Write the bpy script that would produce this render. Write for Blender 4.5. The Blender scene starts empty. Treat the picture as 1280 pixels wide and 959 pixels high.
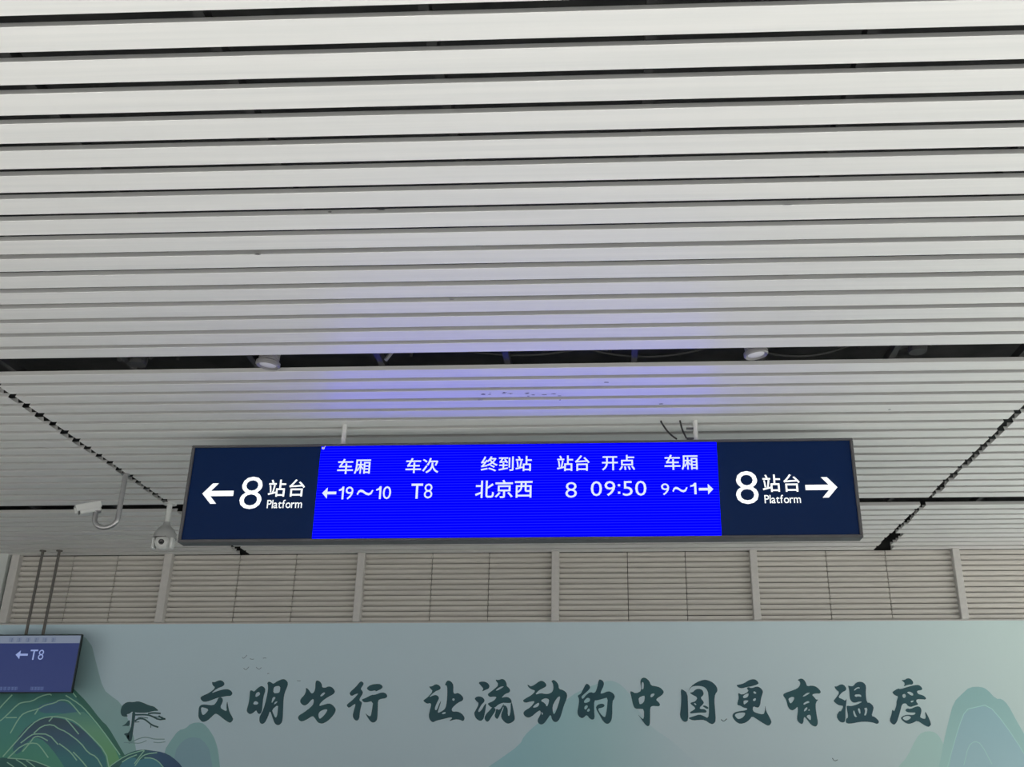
import bpy, math, random
from mathutils import Vector, Matrix
from mathutils.geometry import delaunay_2d_cdt

random.seed(8)
C = bpy.context.scene.collection
SC = bpy.context.scene

SUN, SUN_EL, SUN_AZ, SKY, LED, EXPO = 24.0, 65, 44, 0.35, 2.2, 0.0      # sun, its height and bearing, sky, display strength, exposure

# ------------------------------------------------------------------ camera, sky, lights, exposure
F_PX, PITCH, YAW, ROLL, PPX, PPY = 1240.24, 0.38288, -0.04177, 0.00278, 70.64, 27.83
EYE = Vector((0, 0, 1.62))
FWD = Vector((math.sin(YAW)*math.cos(PITCH), math.cos(YAW)*math.cos(PITCH), math.sin(PITCH)))
_r0 = Vector((math.cos(YAW), -math.sin(YAW), 0)); _u0 = _r0.cross(FWD)
RIGHT = math.cos(ROLL)*_r0 + math.sin(ROLL)*_u0
UP = -math.sin(ROLL)*_r0 + math.cos(ROLL)*_u0
cam = bpy.data.cameras.new('camera'); camo = bpy.data.objects.new('camera', cam); C.objects.link(camo)
camo.matrix_world = Matrix(((RIGHT.x, UP.x, -FWD.x, EYE.x), (RIGHT.y, UP.y, -FWD.y, EYE.y),
                            (RIGHT.z, UP.z, -FWD.z, EYE.z), (0, 0, 0, 1)))
cam.sensor_width = 36; cam.lens = F_PX/1280*36
cam.shift_x = -PPX/1280; cam.shift_y = PPY/1280
SC.camera = camo

world = bpy.data.worlds.new('overcast_sky'); SC.world = world; world.use_nodes = True
bg = world.node_tree.nodes['Background']
bg.inputs[0].default_value = (0.93, 0.97, 1.0, 1); bg.inputs[1].default_value = SKY
# hazy sun from behind the viewer and to the right: it falls past the canopy edge onto the platform floor,
# and the floor lights the ceiling and the mural from below
sl = bpy.data.lights.new('hazy_sun', 'SUN'); sl.energy = SUN; sl.angle = math.radians(12); sl.color = (1.0, .975, .94)
slo = bpy.data.objects.new('hazy_sun', sl); C.objects.link(slo); slo.location = (6, -12, 14)
slo.rotation_euler = Vector((-math.sin(math.radians(SUN_AZ))*math.cos(math.radians(SUN_EL)), math.cos(math.radians(SUN_AZ))*math.cos(math.radians(SUN_EL)), -math.sin(math.radians(SUN_EL)))).to_track_quat('-Z', 'Y').to_euler()

vs = SC.view_settings
vs.view_transform = 'Standard'; vs.look = 'None'; vs.gamma = 1; vs.use_curve_mapping = False; vs.exposure = EXPO

# ------------------------------------------------------------------ helpers
def ray(x, y):
    return FWD + RIGHT*((x-640-PPX)/F_PX) - UP*((y-479.5-PPY)/F_PX)
def at_y(x, y, Y):                       # point of an upright plane at depth Y
    d = ray(x, y); return EYE + d*(Y/d.y)
def at_z(x, y, Z):                       # point of a level plane at height Z
    d = ray(x, y); return EYE + d*((Z-EYE.z)/d.z)
def lin(r, g, b):
    f = lambda c: ((c/255)/12.92 if c/255 <= 0.04045 else ((c/255+0.055)/1.055)**2.4)
    return (f(r), f(g), f(b), 1)

def tag(o, label=None, cat=None, group=None, kind=None):
    if label: o['label'] = label
    if cat: o['category'] = cat
    if group: o['group'] = group
    if kind: o['kind'] = kind
    return o
def empty(name, loc, label, cat, group=None):
    o = bpy.data.objects.new(name, None); C.objects.link(o); o.location = loc; o.empty_display_size = .1
    return tag(o, label, cat, group)
ORIGIN = {}
def world_origin(p):
    v = Vector((0, 0, 0))
    while p is not None:
        v = v + p.location; p = p.parent
    return v
def obj(name, verts, faces, mat, parent=None, smooth=False):
    me = bpy.data.meshes.new(name); off = world_origin(parent)
    me.from_pydata([tuple(Vector(v)-off) for v in verts], [], faces)
    me.materials.append(mat); me.update()
    if smooth:
        for p in me.polygons: p.use_smooth = True
    o = bpy.data.objects.new(name, me); C.objects.link(o)
    if parent is not None: o.parent = parent
    return o
class MB:                                # collects shapes into one mesh
    def __init__(s): s.v = []; s.f = []
    def add(s, v, f):
        k = len(s.v); s.v += [tuple(p) for p in v]; s.f += [tuple(i+k for i in q) for q in f]; return s
    def box(s, a, b, bev=0.0, rot=None, piv=None):
        x0, y0, z0 = a; x1, y1, z1 = b
        if bev <= 0:
            v = [(x, y, z) for x in (x0, x1) for y in (y0, y1) for z in (z0, z1)]
            f = [(0, 1, 3, 2), (4, 6, 7, 5), (0, 4, 5, 1), (2, 3, 7, 6), (0, 2, 6, 4), (1, 5, 7, 3)]
        else:
            c = bev; v = []; f = []; idx = {}
            for ix, x in enumerate((x0, x1)):
                for iy, y in enumerate((y0, y1)):
                    for iz, z in enumerate((z0, z1)):
                        sx, sy, sz = (1, -1)[ix], (1, -1)[iy], (1, -1)[iz]
                        for ax in range(3):
                            p = [x+sx*c, y+sy*c, z+sz*c]; p[ax] = (x, y, z)[ax]
                            idx[ix, iy, iz, ax] = len(v); v.append(tuple(p))
            g = lambda *k: idx[k]
            for a_ in range(2):
                f.append([g(a_, 0, 0, 0), g(a_, 1, 0, 0), g(a_, 1, 1, 0), g(a_, 0, 1, 0)][::(-1 if a_ == 0 else 1)])
                f.append([g(0, a_, 0, 1), g(0, a_, 1, 1), g(1, a_, 1, 1), g(1, a_, 0, 1)][::(-1 if a_ == 0 else 1)])
                f.append([g(0, 0, a_, 2), g(1, 0, a_, 2), g(1, 1, a_, 2), g(0, 1, a_, 2)][::(-1 if a_ == 0 else 1)])
                for b_ in range(2):
                    f.append([g(0, a_, b_, 1), g(1, a_, b_, 1), g(1, a_, b_, 2), g(0, a_, b_, 2)])
                    f.append([g(a_, 0, b_, 0), g(a_, 1, b_, 0), g(a_, 1, b_, 2), g(a_, 0, b_, 2)])
                    f.append([g(a_, b_, 0, 0), g(a_, b_, 1, 0), g(a_, b_, 1, 1), g(a_, b_, 0, 1)])
                    for d_ in range(2): f.append([g(a_, b_, d_, 0), g(a_, b_, d_, 1), g(a_, b_, d_, 2)])
        if rot is not None:
            pv = Vector(piv); v = [tuple(rot @ (Vector(p)-pv) + pv) for p in v]
        return s.add(v, f)
    def tube(s, pts, r, n=12, cap=True):
        pts = [Vector(p) for p in pts]; rs = r if isinstance(r, (list, tuple)) else [r]*len(pts)
        v = []; f = []; u = None
        for i, p in enumerate(pts):
            t = (pts[min(i+1, len(pts)-1)]-pts[max(i-1, 0)]).normalized()
            if u is None:
                u = t.orthogonal().normalized()
            u = (u - t*u.dot(t)).normalized(); w = t.cross(u)
            for k in range(n):
                a = 2*math.pi*k/n; v.append(tuple(p + (u*math.cos(a)+w*math.sin(a))*rs[i]))
        for i in range(len(pts)-1):
            for k in range(n):
                a, b = i*n+k, i*n+(k+1) % n; f.append((a, b, b+n, a+n))
        if cap:
            f.append(tuple(range(n))[::-1]); f.append(tuple(range((len(pts)-1)*n, len(pts)*n)))
        return s.add(v, f)
    def lathe(s, prof, c, n=24, axis=None):  # prof: (radius, height) pairs about the axis through c
        q = Vector((0, 0, 1)).rotation_difference(Vector(axis)) if axis is not None else None
        v = []; f = []; m = len(prof); c = Vector(c)
        for k in range(n):
            a = 2*math.pi*k/n
            for (r, h) in prof:
                p = Vector((r*math.cos(a), r*math.sin(a), h))
                if q: p = q @ p
                v.append(tuple(p+c))
        for k in range(n):
            for i in range(m-1):
                a, b = k*m+i, ((k+1) % n)*m+i; f.append((a, b, b+1, a+1))
        return s.add(v, f)
    def build(s, name, mat, parent=None, smooth=False):
        o = obj(name, s.v, s.f, mat, parent, smooth)
        if smooth:
            try: o.data.set_sharp_from_angle(angle=math.radians(35))
            except Exception: pass
        return o

def chaikin(p, n=1, closed=True):
    for _ in range(n):
        q = []; m = len(p)
        if not closed: q.append(p[0])
        for i in range(m if closed else m-1):
            a, b = p[i], p[(i+1) % m]
            q.append((a[0]*.75+b[0]*.25, a[1]*.75+b[1]*.25)); q.append((a[0]*.25+b[0]*.75, a[1]*.25+b[1]*.75))
        if not closed: q.append(p[-1])
        p = q
    return p
def fill(loops, nonzero=False):           # loops of 2-D points -> (points, triangles); inner loops are holes
    P = []; E = []
    for lp in loops:
        k = len(P); n = len(lp); P += [Vector((a, b)) for a, b in lp]; E += [(k+i, k+(i+1) % n) for i in range(n)]
    v, _, f, *_r = delaunay_2d_cdt(P, E, [], 0, 1e-5)
    keep = []
    for t in f:
        x = sum(v[i].x for i in t)/3; y = sum(v[i].y for i in t)/3; w = c = 0
        for lp in loops:
            for i in range(len(lp)):
                (x0, y0), (x1, y1) = lp[i], lp[(i+1) % len(lp)]
                if (y0 <= y) != (y1 <= y) and x0+(y-y0)/(y1-y0)*(x1-x0) > x: c += 1; w += 1 if y1 > y0 else -1
        if (w != 0) if nonzero else (c % 2): keep.append(tuple(t))
    return [(p.x, p.y) for p in v], keep
def strip(pl, w0, w1=None):               # a tapered ribbon along a 2-D polyline -> outline
    if w1 is None: w1 = w0
    n = len(pl); L = []; R = []
    for i, p in enumerate(pl):
        a, b = pl[max(i-1, 0)], pl[min(i+1, n-1)]; dx, dy = b[0]-a[0], b[1]-a[1]; l = math.hypot(dx, dy) or 1
        w = (w0+(w1-w0)*i/max(n-1, 1))/2; L.append((p[0]-dy/l*w, p[1]+dx/l*w)); R.append((p[0]+dy/l*w, p[1]-dx/l*w))
    v = L+R; f = [(i, i+1, n+i+1, n+i) for i in range(n-1)]
    return v, f

# ------------------------------------------------------------------ materials
def mat(name, col, rough=.5, metal=0.0, emit=None, estr=0.0, spec=.5):
    m = bpy.data.materials.new(name); m.use_nodes = True; b = m.node_tree.nodes['Principled BSDF']
    b.inputs['Base Color'].default_value = col; b.inputs['Roughness'].default_value = rough; b.inputs['Metallic'].default_value = metal
    b.inputs['Specular IOR Level'].default_value = spec
    if emit: b.inputs['Emission Color'].default_value = emit; b.inputs['Emission Strength'].default_value = estr
    return m
def bs(m): return m.node_tree.nodes['Principled BSDF']
def noisy(m, col2, scale, fac=(0.4, 0.6), stretch=(1, 1, 1), bump=0.0, rough2=None):
    nt = m.node_tree; b = bs(m); c1 = tuple(b.inputs['Base Color'].default_value)
    g = nt.nodes.new('ShaderNodeNewGeometry'); mp = nt.nodes.new('ShaderNodeMapping'); mp.inputs['Scale'].default_value = stretch
    n = nt.nodes.new('ShaderNodeTexNoise'); n.inputs['Scale'].default_value = scale; n.inputs['Detail'].default_value = 5
    r = nt.nodes.new('ShaderNodeValToRGB'); r.color_ramp.elements[0].position = fac[0]; r.color_ramp.elements[1].position = fac[1]
    r.color_ramp.elements[0].color = c1; r.color_ramp.elements[1].color = col2
    nt.links.new(g.outputs['Position'], mp.inputs['Vector']); nt.links.new(mp.outputs['Vector'], n.inputs['Vector'])
    nt.links.new(n.outputs['Fac'], r.inputs['Fac']); nt.links.new(r.outputs['Color'], b.inputs['Base Color'])
    if bump:
        bp = nt.nodes.new('ShaderNodeBump'); bp.inputs['Strength'].default_value = bump; bp.inputs['Distance'].default_value = .002
        nt.links.new(n.outputs['Fac'], bp.inputs['Height']); nt.links.new(bp.outputs['Normal'], b.inputs['Normal'])
    return m
def gradient(name, stops, axis, a, b, rough=.45, noise=0.0, nscale=2.0):   # printed colour ramp along one world axis
    m = mat(name, stops[0][1], rough); nt = m.node_tree
    g = nt.nodes.new('ShaderNodeNewGeometry'); s = nt.nodes.new('ShaderNodeSeparateXYZ')
    mr = nt.nodes.new('ShaderNodeMapRange'); mr.inputs['From Min'].default_value = a; mr.inputs['From Max'].default_value = b
    r = nt.nodes.new('ShaderNodeValToRGB'); e = r.color_ramp.elements
    while len(e) < len(stops): e.new(.5)
    for i, (p, c) in enumerate(stops): e[i].position = p; e[i].color = c
    nt.links.new(g.outputs['Position'], s.inputs[0]); nt.links.new(s.outputs['XYZ'.index(axis)], mr.inputs['Value'])
    v = mr.outputs[0]
    if noise:
        n = nt.nodes.new('ShaderNodeTexNoise'); n.inputs['Scale'].default_value = nscale; n.inputs['Detail'].default_value = 1
        nt.links.new(g.outputs['Position'], n.inputs['Vector'])
        ma = nt.nodes.new('ShaderNodeMath'); ma.operation = 'MULTIPLY_ADD'; ma.inputs[1].default_value = noise; ma.inputs[2].default_value = -noise/2
        nt.links.new(n.outputs['Fac'], ma.inputs[0])
        ad = nt.nodes.new('ShaderNodeMath'); nt.links.new(v, ad.inputs[0]); nt.links.new(ma.outputs[0], ad.inputs[1]); v = ad.outputs[0]
    nt.links.new(v, r.inputs['Fac']); nt.links.new(r.outputs['Color'], bs(m).inputs['Base Color'])
    return m

# outlines of the printed and displayed characters
GLYPHS = {
'车':[[161,306,190,318,225,323,276,325,496,325,496,195,50,195,50,99,496,99,496,-91,597,-91,597,99,953,99,953,195,597,195,597,325,869,325,869,418,597,418,597,571,496,571,496,418,265,415,301,467,345,540,383,611,935,611,935,706,427,704,442,732,460,775,483,829,376,858,355,799,335,748,316,706,66,706,66,611,274,613,247,564,219,516,201,484,175,446,155,420,126,402,141,368,151,341]],
'厢':[[649,356,843,356,843,247,649,247],[649,439,649,560,843,560,843,439],[649,163,843,163,843,49,649,49],[560,646,560,-84,649,-84,649,-37,843,-37,843,-80,936,-80,936,646],[334,692,334,524,198,524,198,437,323,438,285,341,233,240,169,151,186,125,198,104,216,70,273,144,317,222,355,309,334,-77,424,-77,418,307,440,267,474,216,507,164,559,246,519,298,467,364,424,415,424,437,548,437,548,524,424,524,424,692],[111,803,111,496,106,322,82,135,20,-48,50,-62,72,-74,103,-95,171,104,199,309,205,496,205,713,955,713,955,803]],
'次':[[40,714,122,664,190,615,252,562,313,641,251,692,180,739,99,785],[27,71,114,5,186,112,253,218,322,331,247,396,171,273,98,167],[446,853,404,686,349,546,273,422,308,404,334,389,364,369,410,441,445,512,475,585,823,586,805,530,779,463,749,398,832,356,874,447,911,541,945,649,878,686,861,681,507,681,519,718,533,769,547,834],[558,558,558,486,541,325,453,148,222,-26,254,-51,273,-71,295,-99,467,15,572,136,620,247,679,114,777,-2,915,-88,934,-56,951,-33,978,-5,820,93,720,232,658,413,660,484,660,558]],
'终':[[22,62,39,-33,157,-9,276,16,411,44,403,132,260,105,137,82],[548,260,636,220,709,181,776,136,836,207,764,252,690,290,606,326],[437,74,593,23,731,-33,850,-93,908,-15,782,45,644,99,495,146],[577,852,526,752,456,655,364,566,405,592,323,641,297,594,277,559,257,527,149,514,203,593,259,698,314,818,221,855,168,727,116,624,80,564,60,535,43,515,17,501,31,468,39,443,48,410,80,420,127,428,204,442,168,399,133,354,109,325,79,294,56,272,25,259,38,226,47,201,56,170,100,185,188,202,390,235,386,321,180,287,245,357,314,451,373,539,382,532,400,516,422,490,467,531,503,565,525,591,549,556,585,509,616,475,547,425,463,378,363,334,390,306,406,284,424,255,521,300,607,353,682,409,753,352,836,299,931,254,950,283,967,305,994,335,897,377,817,423,751,473,808,536,864,617,914,715,855,751,839,747,629,745,641,762,657,792,677,835],[578,658,784,660,757,621,719,572,683,534,647,572,610,619,582,664]],
'到':[[630,765,630,137,722,137,722,765],[828,835,828,38,827,29,825,27,816,26,789,25,742,26,671,25,688,-12,697,-38,705,-70,781,-69,835,-64,875,-54,904,-36,919,-5,923,36,923,835],[49,51,71,-43,230,-12,402,21,591,58,585,146,376,107,376,240,576,240,576,329,376,329,376,436,283,436,283,329,86,329,86,240,283,240,283,91],[112,426,159,438,263,450,487,472,524,406,600,457,554,532,501,609,437,689,363,646,395,604,420,570,438,550,213,530,248,573,288,636,321,697,596,697,596,785,60,785,60,697,215,699,186,646,155,593,133,560,118,540,104,526,80,516,93,482,102,456]],
'站':[[47,663,47,571,458,571,458,663],[85,534,109,402,126,277,136,154,221,169,209,290,192,417,167,549],[159,822,192,759,216,705,236,648,325,679,304,736,279,790,245,848],[321,562,302,415,279,271,255,153,182,136,109,120,34,103,57,7,183,38,312,71,455,108,446,199,340,172,365,275,389,406,413,544],[456,373,456,-90,551,-90,551,-42,831,-42,831,-86,929,-86,929,373,717,373,717,550,971,550,971,644,717,644,717,852,618,852,618,373],[551,50,551,280,831,280,831,50]],
'台':[[168,353,168,-90,266,-90,266,-36,730,-36,730,-88,832,-88,832,353],[266,59,266,259,730,259,730,59],[118,413,191,427,379,440,795,463,815,437,835,409,858,372,941,432,862,535,767,639,659,741,581,688,640,633,689,583,729,547,247,523,328,596,416,697,507,815,411,858,319,730,233,628,175,567,145,538,120,520,87,506,101,471,109,445]],
'开':[[638,692,638,429,380,429,380,461,380,692],[41,429,41,335,274,335,249,215,178,91,36,-29,69,-52,89,-72,113,-100,267,38,345,187,374,335,638,335,638,-92,737,-92,737,335,960,335,960,429,737,429,737,692,929,692,929,786,78,786,78,692,282,692,282,461,281,429]],
'点':[[248,454,749,454,749,297,248,297],[327,138,340,58,347,-13,351,-83,449,-71,444,-2,435,68,420,146],[532,135,566,56,590,-13,609,-82,704,-58,682,12,656,80,621,155],[734,140,793,60,837,-13,875,-86,966,-47,926,27,878,99,822,174],[171,168,130,85,85,17,25,-49,113,-93,172,-24,220,52,264,143],[155,547,155,205,846,205,846,547,541,547,541,652,921,652,921,745,541,745,541,851,444,851,444,547]],
'北':[[19,128,62,34,150,70,236,107,312,140,311,-82,409,-82,409,833,311,833,311,597,53,597,53,500,311,500,311,238,212,199,113,162],[892,683,813,617,729,556,651,503,654,832,554,832,554,79,566,-8,608,-55,686,-68,850,-68,930,-42,971,42,986,198,954,208,931,220,895,242,884,100,868,42,839,27,696,27,668,31,658,43,654,80,654,404,756,463,860,527,963,600]],
'京':[[273,484,732,484,732,345,273,345],[668,169,746,86,811,8,866,-67,950,-10,890,65,823,140,748,219],[231,217,176,139,113,68,35,-3,63,-25,84,-41,107,-64,187,10,258,90,325,182],[399,830,426,783,447,747,461,725,54,727,54,631,948,631,948,727,571,727,552,763,524,810,492,861],[177,572,177,256,453,256,453,9,452,3,450,1,440,0,410,0,357,0,277,-1,293,-37,300,-61,310,-92,396,-92,456,-89,502,-80,533,-63,550,-35,554,6,554,256,833,256,833,572]],
'西':[[48,786,48,691,345,691,345,568,102,568,102,-87,197,-87,197,-25,808,-25,808,-84,905,-84,905,568,652,568,652,691,950,691,950,786],[197,67,192,228,193,221,209,201,227,174,354,270,415,376,432,477,557,477,557,329,566,263,602,226,669,217,806,217,808,217,808,67],[194,262,197,477,342,477,329,404,280,326],[435,568,435,691,557,691,557,568],[652,477,808,477,808,311,798,310,679,310,658,312,653,316,652,331]],
'n0':[[468,341,440,524,365,645,250,689,135,645,60,524,32,341,60,158,135,37,250,-7,365,37,440,158],[374,341,359,202,317,113,250,82,183,113,141,202,126,341,141,480,183,569,250,600,317,569,359,480]],
'n1':[[298,680,204,680,204,2,298,2]],
'n5':[[402,680,103,680,103,329,230,333,313,286,342,207,323,144,271,99,199,82,149,88,98,104,52,131,52,34,107,11,159,-3,215,-7,329,22,407,97,436,209,406,321,322,398,188,421,188,596,402,596]],
'n9':[[187,-6,327,116,424,275,459,442,431,569,355,656,244,689,135,659,64,585,38,489,64,389,132,319,229,292,266,296,301,305,337,321,300,230,229,143,130,63],[132,490,147,547,187,586,246,600,305,583,346,537,362,475,362,459,361,441,357,419,319,397,282,385,250,381,190,396,148,435]],
'8':[[460,185,449,247,420,301,361,348,415,396,441,444,450,493,424,591,356,658,257,683,154,658,83,592,56,495,66,442,91,395,141,347,81,300,51,248,40,185,68,90,144,24,252,-1,358,24,432,90],[368,495,352,440,311,400,253,385,195,401,154,441,138,497,153,554,194,592,255,606,313,591,353,552],[378,192,363,135,320,92,250,76,184,91,139,132,122,192,138,252,183,293,252,308,317,293,362,252]],
'P':[[63,689,63,-7,175,-7,175,288,271,288,403,315,481,385,507,486,483,589,408,661,284,689],[175,587,282,587,349,572,383,536,392,490,378,436,340,402,278,390,175,390]],
'l':[[161,689,58,689,58,-7,161,-7]],
'a':[[416,90,388,73,374,66,364,63,359,64,356,68,354,79,354,311,331,398,270,449,184,465,122,458,71,437,28,400,31,290,84,336,130,359,177,367,219,359,243,336,251,294,251,276,177,250,104,220,44,176,19,101,34,43,74,1,135,-16,179,-11,220,5,254,27,265,6,289,-11,325,-16,353,-13,380,-1,418,22],[251,94,229,77,205,65,180,61,150,68,130,88,123,116,142,157,190,189,252,213]],
't':[[171,552,-7,382,-7,362,71,362,71,131,88,55,139,4,224,-16,259,-12,299,-1,339,16,338,114,294,92,261,82,231,78,206,83,184,102,174,140,174,362,316,362,316,456,174,456]],
'f':[[303,688,226,698,169,686,124,653,92,612,72,558,65,482,65,456,2,456,2,362,65,362,65,-7,168,-7,168,362,249,362,249,456,168,456,168,491,177,548,203,584,257,596,269,595,281,593,302,586]],
'o':[[273,465,148,433,62,350,29,229,61,102,146,16,273,-16,404,15,491,100,523,229,490,351,402,434],[272,371,347,352,399,302,418,228,400,147,349,96,272,78,200,97,151,149,134,229,152,302,201,352]],
'r':[[62,456,62,-7,165,-7,165,234,180,302,216,348,267,366,290,360,317,346,352,319,406,408,365,441,328,459,290,465,245,453,199,415,163,357,165,456]],
'm':[[52,456,52,-7,155,-7,155,323,187,354,221,371,259,376,297,366,323,335,334,278,334,-7,437,-7,437,323,468,349,501,369,530,376,573,365,604,332,616,277,616,-7,719,-7,719,283,701,378,646,442,563,465,502,454,451,424,414,387,383,427,334,456,279,465,235,458,189,434,153,400,155,456]],
'T':[[594,689,10,689,10,587,246,587,246,-7,358,-7,358,587,594,587]],
}

# ------------------------------------------------------------------ large structure
CZ = EYE.z + 2.178                        # underside of the ceiling slats
YW = 9.04                                 # plane of the louvers above the mural
XC = 6.6                                  # right end of the canopy, out of view, placed to let in light from the right
S = 0.15                                  # slat pitch
slat_m = noisy(mat('white_coated_metal', (.80, .81, .80, 1), .36), (.74, .755, .75, 1), 3.0, (.35, .7), (.25, 14, 14))
dark_m = noisy(mat('plenum_dark', (.030, .033, .034, 1), .8), (.05, .052, .052, 1), 5)
black_m = mat('black_steel', (.018, .019, .02, 1), .6)
concrete_m = noisy(mat('pale_granite_paving', (.40, .40, .385, 1), .6), (.33, .33, .32, 1), 14, (.3, .7), bump=.1)
ballast_m = noisy(mat('track_ballast', (.15, .145, .14, 1), .9), (.10, .10, .095, 1), 9, (.3, .7), bump=.5)
wall_m = noisy(mat('grey_wall_paint', (.45, .46, .46, 1), .7), (.41, .42, .42, 1), 6)
pale_m = noisy(mat('pale_cladding', (.62, .66, .64, 1), .55), (.58, .62, .60, 1), 6)

tag(MB().box((-11, -1.0, -.2), (9, 9.6, 0)).build('floor', concrete_m), 'pale granite platform floor below the hanging sign', kind='structure')
tag(MB().box((-40, -40, -1.3), (40, 40, -1.15)).build('ground', ballast_m), 'grey ballast of the tracks beside the platform', kind='structure')
tag(MB().box((-11, 9.24, 0), (9, 9.6, CZ)).build('wall_front', wall_m), 'grey end wall behind the louvers and the mural', kind='structure')
xl = at_y(8.5, 703, 8.96).x
tag(MB().box((xl-.55, 8.96, 0), (xl, 9.24, CZ+.02)).build('wall_left', pale_m), 'pale cladded pier at the left end of the louvers', kind='structure')

tag(MB().box((-11.3, -1.0, -.2), (-11, 9.6, CZ+.55)).build('wall_sky_blocker', wall_m), 'unseen grey wall added on the left to block sky light', kind='structure')  # unseen wall, added to keep sky light off the left side
ceiling = tag(MB().box((-11, .2, CZ+.42), (XC, 9.6, CZ+.55)).build('ceiling', dark_m),
              'dark canopy deck above white metal strip ceiling', kind='structure')
MB().box((-11, 9.2, CZ+.001), (XC, 9.6, CZ+.42)).build('dark_backing', dark_m, ceiling)  # dark box added above the wall; its colour stands in for shade in the seams
SW, SH, TILT = .107, .031, .0142           # width, height and inward lean of the folded sides
def slat_mesh(name):
    prof = [(-SW+TILT, SH), (-SW, .001), (-SW+.001, 0), (-.001, 0), (0, .001), (-TILT, SH)]
    v = [(x, y, z) for x in (0, 1) for y, z in prof]; n = len(prof)
    f = [(i, i+1, n+i+1, n+i) for i in range(n-1)]      # folded sheet, open at the top and at both ends
    me = bpy.data.meshes.new(name); me.from_pydata(v, [], f); me.materials.append(slat_m); me.update(); return me
SM = slat_mesh('slat')
def slat(x0, x1, yfar, dz=0):
    o = bpy.data.objects.new('slat', SM); C.objects.link(o); o.parent = ceiling
    o.location = (x0, yfar, CZ+dz); o.scale = (x1-x0, 1, 1); return o
E0 = 2.2405
rows = [(E0+S*n, 0) for n in range(-10, 17)] + [(E0+S*n+.173, 1) for n in range(17, 34)] + [(E0+S*n+.3406, 2) for n in range(34, 44)]
SEAM_L, SEAM_R = -3.432, 2.445
for k, (yf, grp) in enumerate(rows):
    j = lambda a: random.uniform(-a, a)
    cut = random.uniform(.03, .085) if k >= len(rows)-4 else 0
    cutl = .05 if k >= len(rows)-2 else 0
    if yf > E0-.01:
        slat(-8.6, SEAM_L-.028+j(.008), yf, j(.0012))
        slat(SEAM_R+.026+cut+j(.012)+(.02 if cut else 0), XC-.05, yf, j(.0012))
    slat(SEAM_L+.020+cutl+j(.008), SEAM_R-.018+j(.010), yf, j(.0015))
cm = MB().box((-.016, .3, SH), (.016, 9.2, SH+.045)).build('carrier', black_m, ceiling)
cxs = [-.533+.682*i for i in range(-10, 9)]
cm.location = (cxs[0], 0, CZ)
for x in cxs[1:]:
    o = cm.copy(); C.objects.link(o); o.location = (x, 0, CZ)
# what shows in the wide slot: hanger rods, struts, a conduit and two round junction boxes
grey_m = mat('galvanised_steel', (.35, .36, .36, 1), .45, .6)
for x in (-1.06, .02, 1.35, -2.35):
    MB().tube([(x, 4.86, CZ+.08), (x+.02, 4.86, CZ+.42)], .008, 8).build('hanger_rod', black_m, ceiling)
for x0, x1 in ((-2.9, -2.62), (-2.15, -1.98), (1.62, 1.75)):
    MB().tube([(x0, 4.84, CZ+.30), (x1, 4.72, CZ+.06)], .013, 6).build('strut', black_m, ceiling)
MB().tube([(-8, 5.0, CZ+.2), (XC-.1, 5.0, CZ+.2)], .016, 8).build('conduit', dark_m, ceiling)
MB().tube([(-1.17, 4.75, CZ+.012), (-1.10, 4.80, CZ+.16)], .010, 6).build('brace', grey_m, ceiling)
for px, py in ((172, 453), (1147, 437)):
    p = at_z(px, py, CZ+.04); m = MB().lathe([(0, -.015), (.045, -.015), (.05, 0), (.05, .035), (0, .035)], p, 16)
    m.tube([p+Vector((.06, 0, .02)), p+Vector((.12, .02, .12))], .012, 6).tube([p+Vector((-.05, 0, .02)), p+Vector((-.11, 0, .02))], .014, 6)
    m.build('junction_box', black_m, ceiling)
for x0, x1, sag in ((-.1, .55, .05), (-.75, -.15, .03), (.75, 1.3, .06)):
    MB().tube([(x0+(x1-x0)*t/8, 4.84, CZ+.10-sag*4*(t/8)*(1-t/8)) for t in range(9)], .006, 6).build('cable', black_m, ceiling)
# flaked paint and scuffs on the slats in front of the sign
chip = MB()
for k in range(34):
    x, y = (random.uniform(590, 705), 492+random.gauss(0, 1.2)) if k < 17 else random.choice(
        [(826, 505), (337, 514), (418, 524), (1105, 473), (476, 262), (412, 265), (565, 374), (1205, 502), (1235, 515), (984, 256), (600, 500), (758, 478), (270, 340), (322, 318), (1112, 512), (700, 500)])
    p = at_z(x, y, CZ-.0012); w, h = random.uniform(.006, .022), random.uniform(.002, .006)
    n = 6; v = [(p.x+w*math.cos(6.283*i/n)*random.uniform(.6, 1.1), p.y+h*math.sin(6.283*i/n)*random.uniform(.6, 1.3), p.z) for i in range(n)]
    chip.add(v, [tuple(range(n))[::-1]])
tag(chip.build('paint_chips', mat('bare_scuffed_metal', (.12, .12, .13, 1), .7), ceiling), kind='stuff')

# ------------------------------------------------------------------ louvers over the mural
louver_m = noisy(mat('louver_grey', (.67, .65, .60, 1), .5), (.61, .59, .55, 1), 5, (.35, .65), (.4, 6, 6))
mull_m = noisy(mat('mullion_grey', (.62, .61, .585, 1), .5), (.58, .57, .55, 1), 30, (.35, .65))
MUL = [(-47, -37), (6.5, 16.5), (199.2, 209), (443.7, 452.7), (689.2, 698.7), (940, 949), (1197, 1206), (1456, 1466)]
ZB = at_y(694, 777.0, YW).z
edges = [(at_y(a, 735, YW-.05).x, at_y(b, 735, YW-.05).x) for a, b in MUL]
sill = tag(MB().box((edges[1][0]-.1, YW-.015, ZB-.04), (edges[-1][1]+.1, 9.24, ZB)).build('trim_1', mull_m),
           'grey sill and mullions framing the louver bays', kind='structure')
for a, b in edges[1:]:
    MB().box((a, YW-.055, ZB-.001), (b, YW+.06, CZ+.002), .004).build('mullion', mull_m, sill)
NB = 13
pitch = (CZ-ZB)/NB
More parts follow.
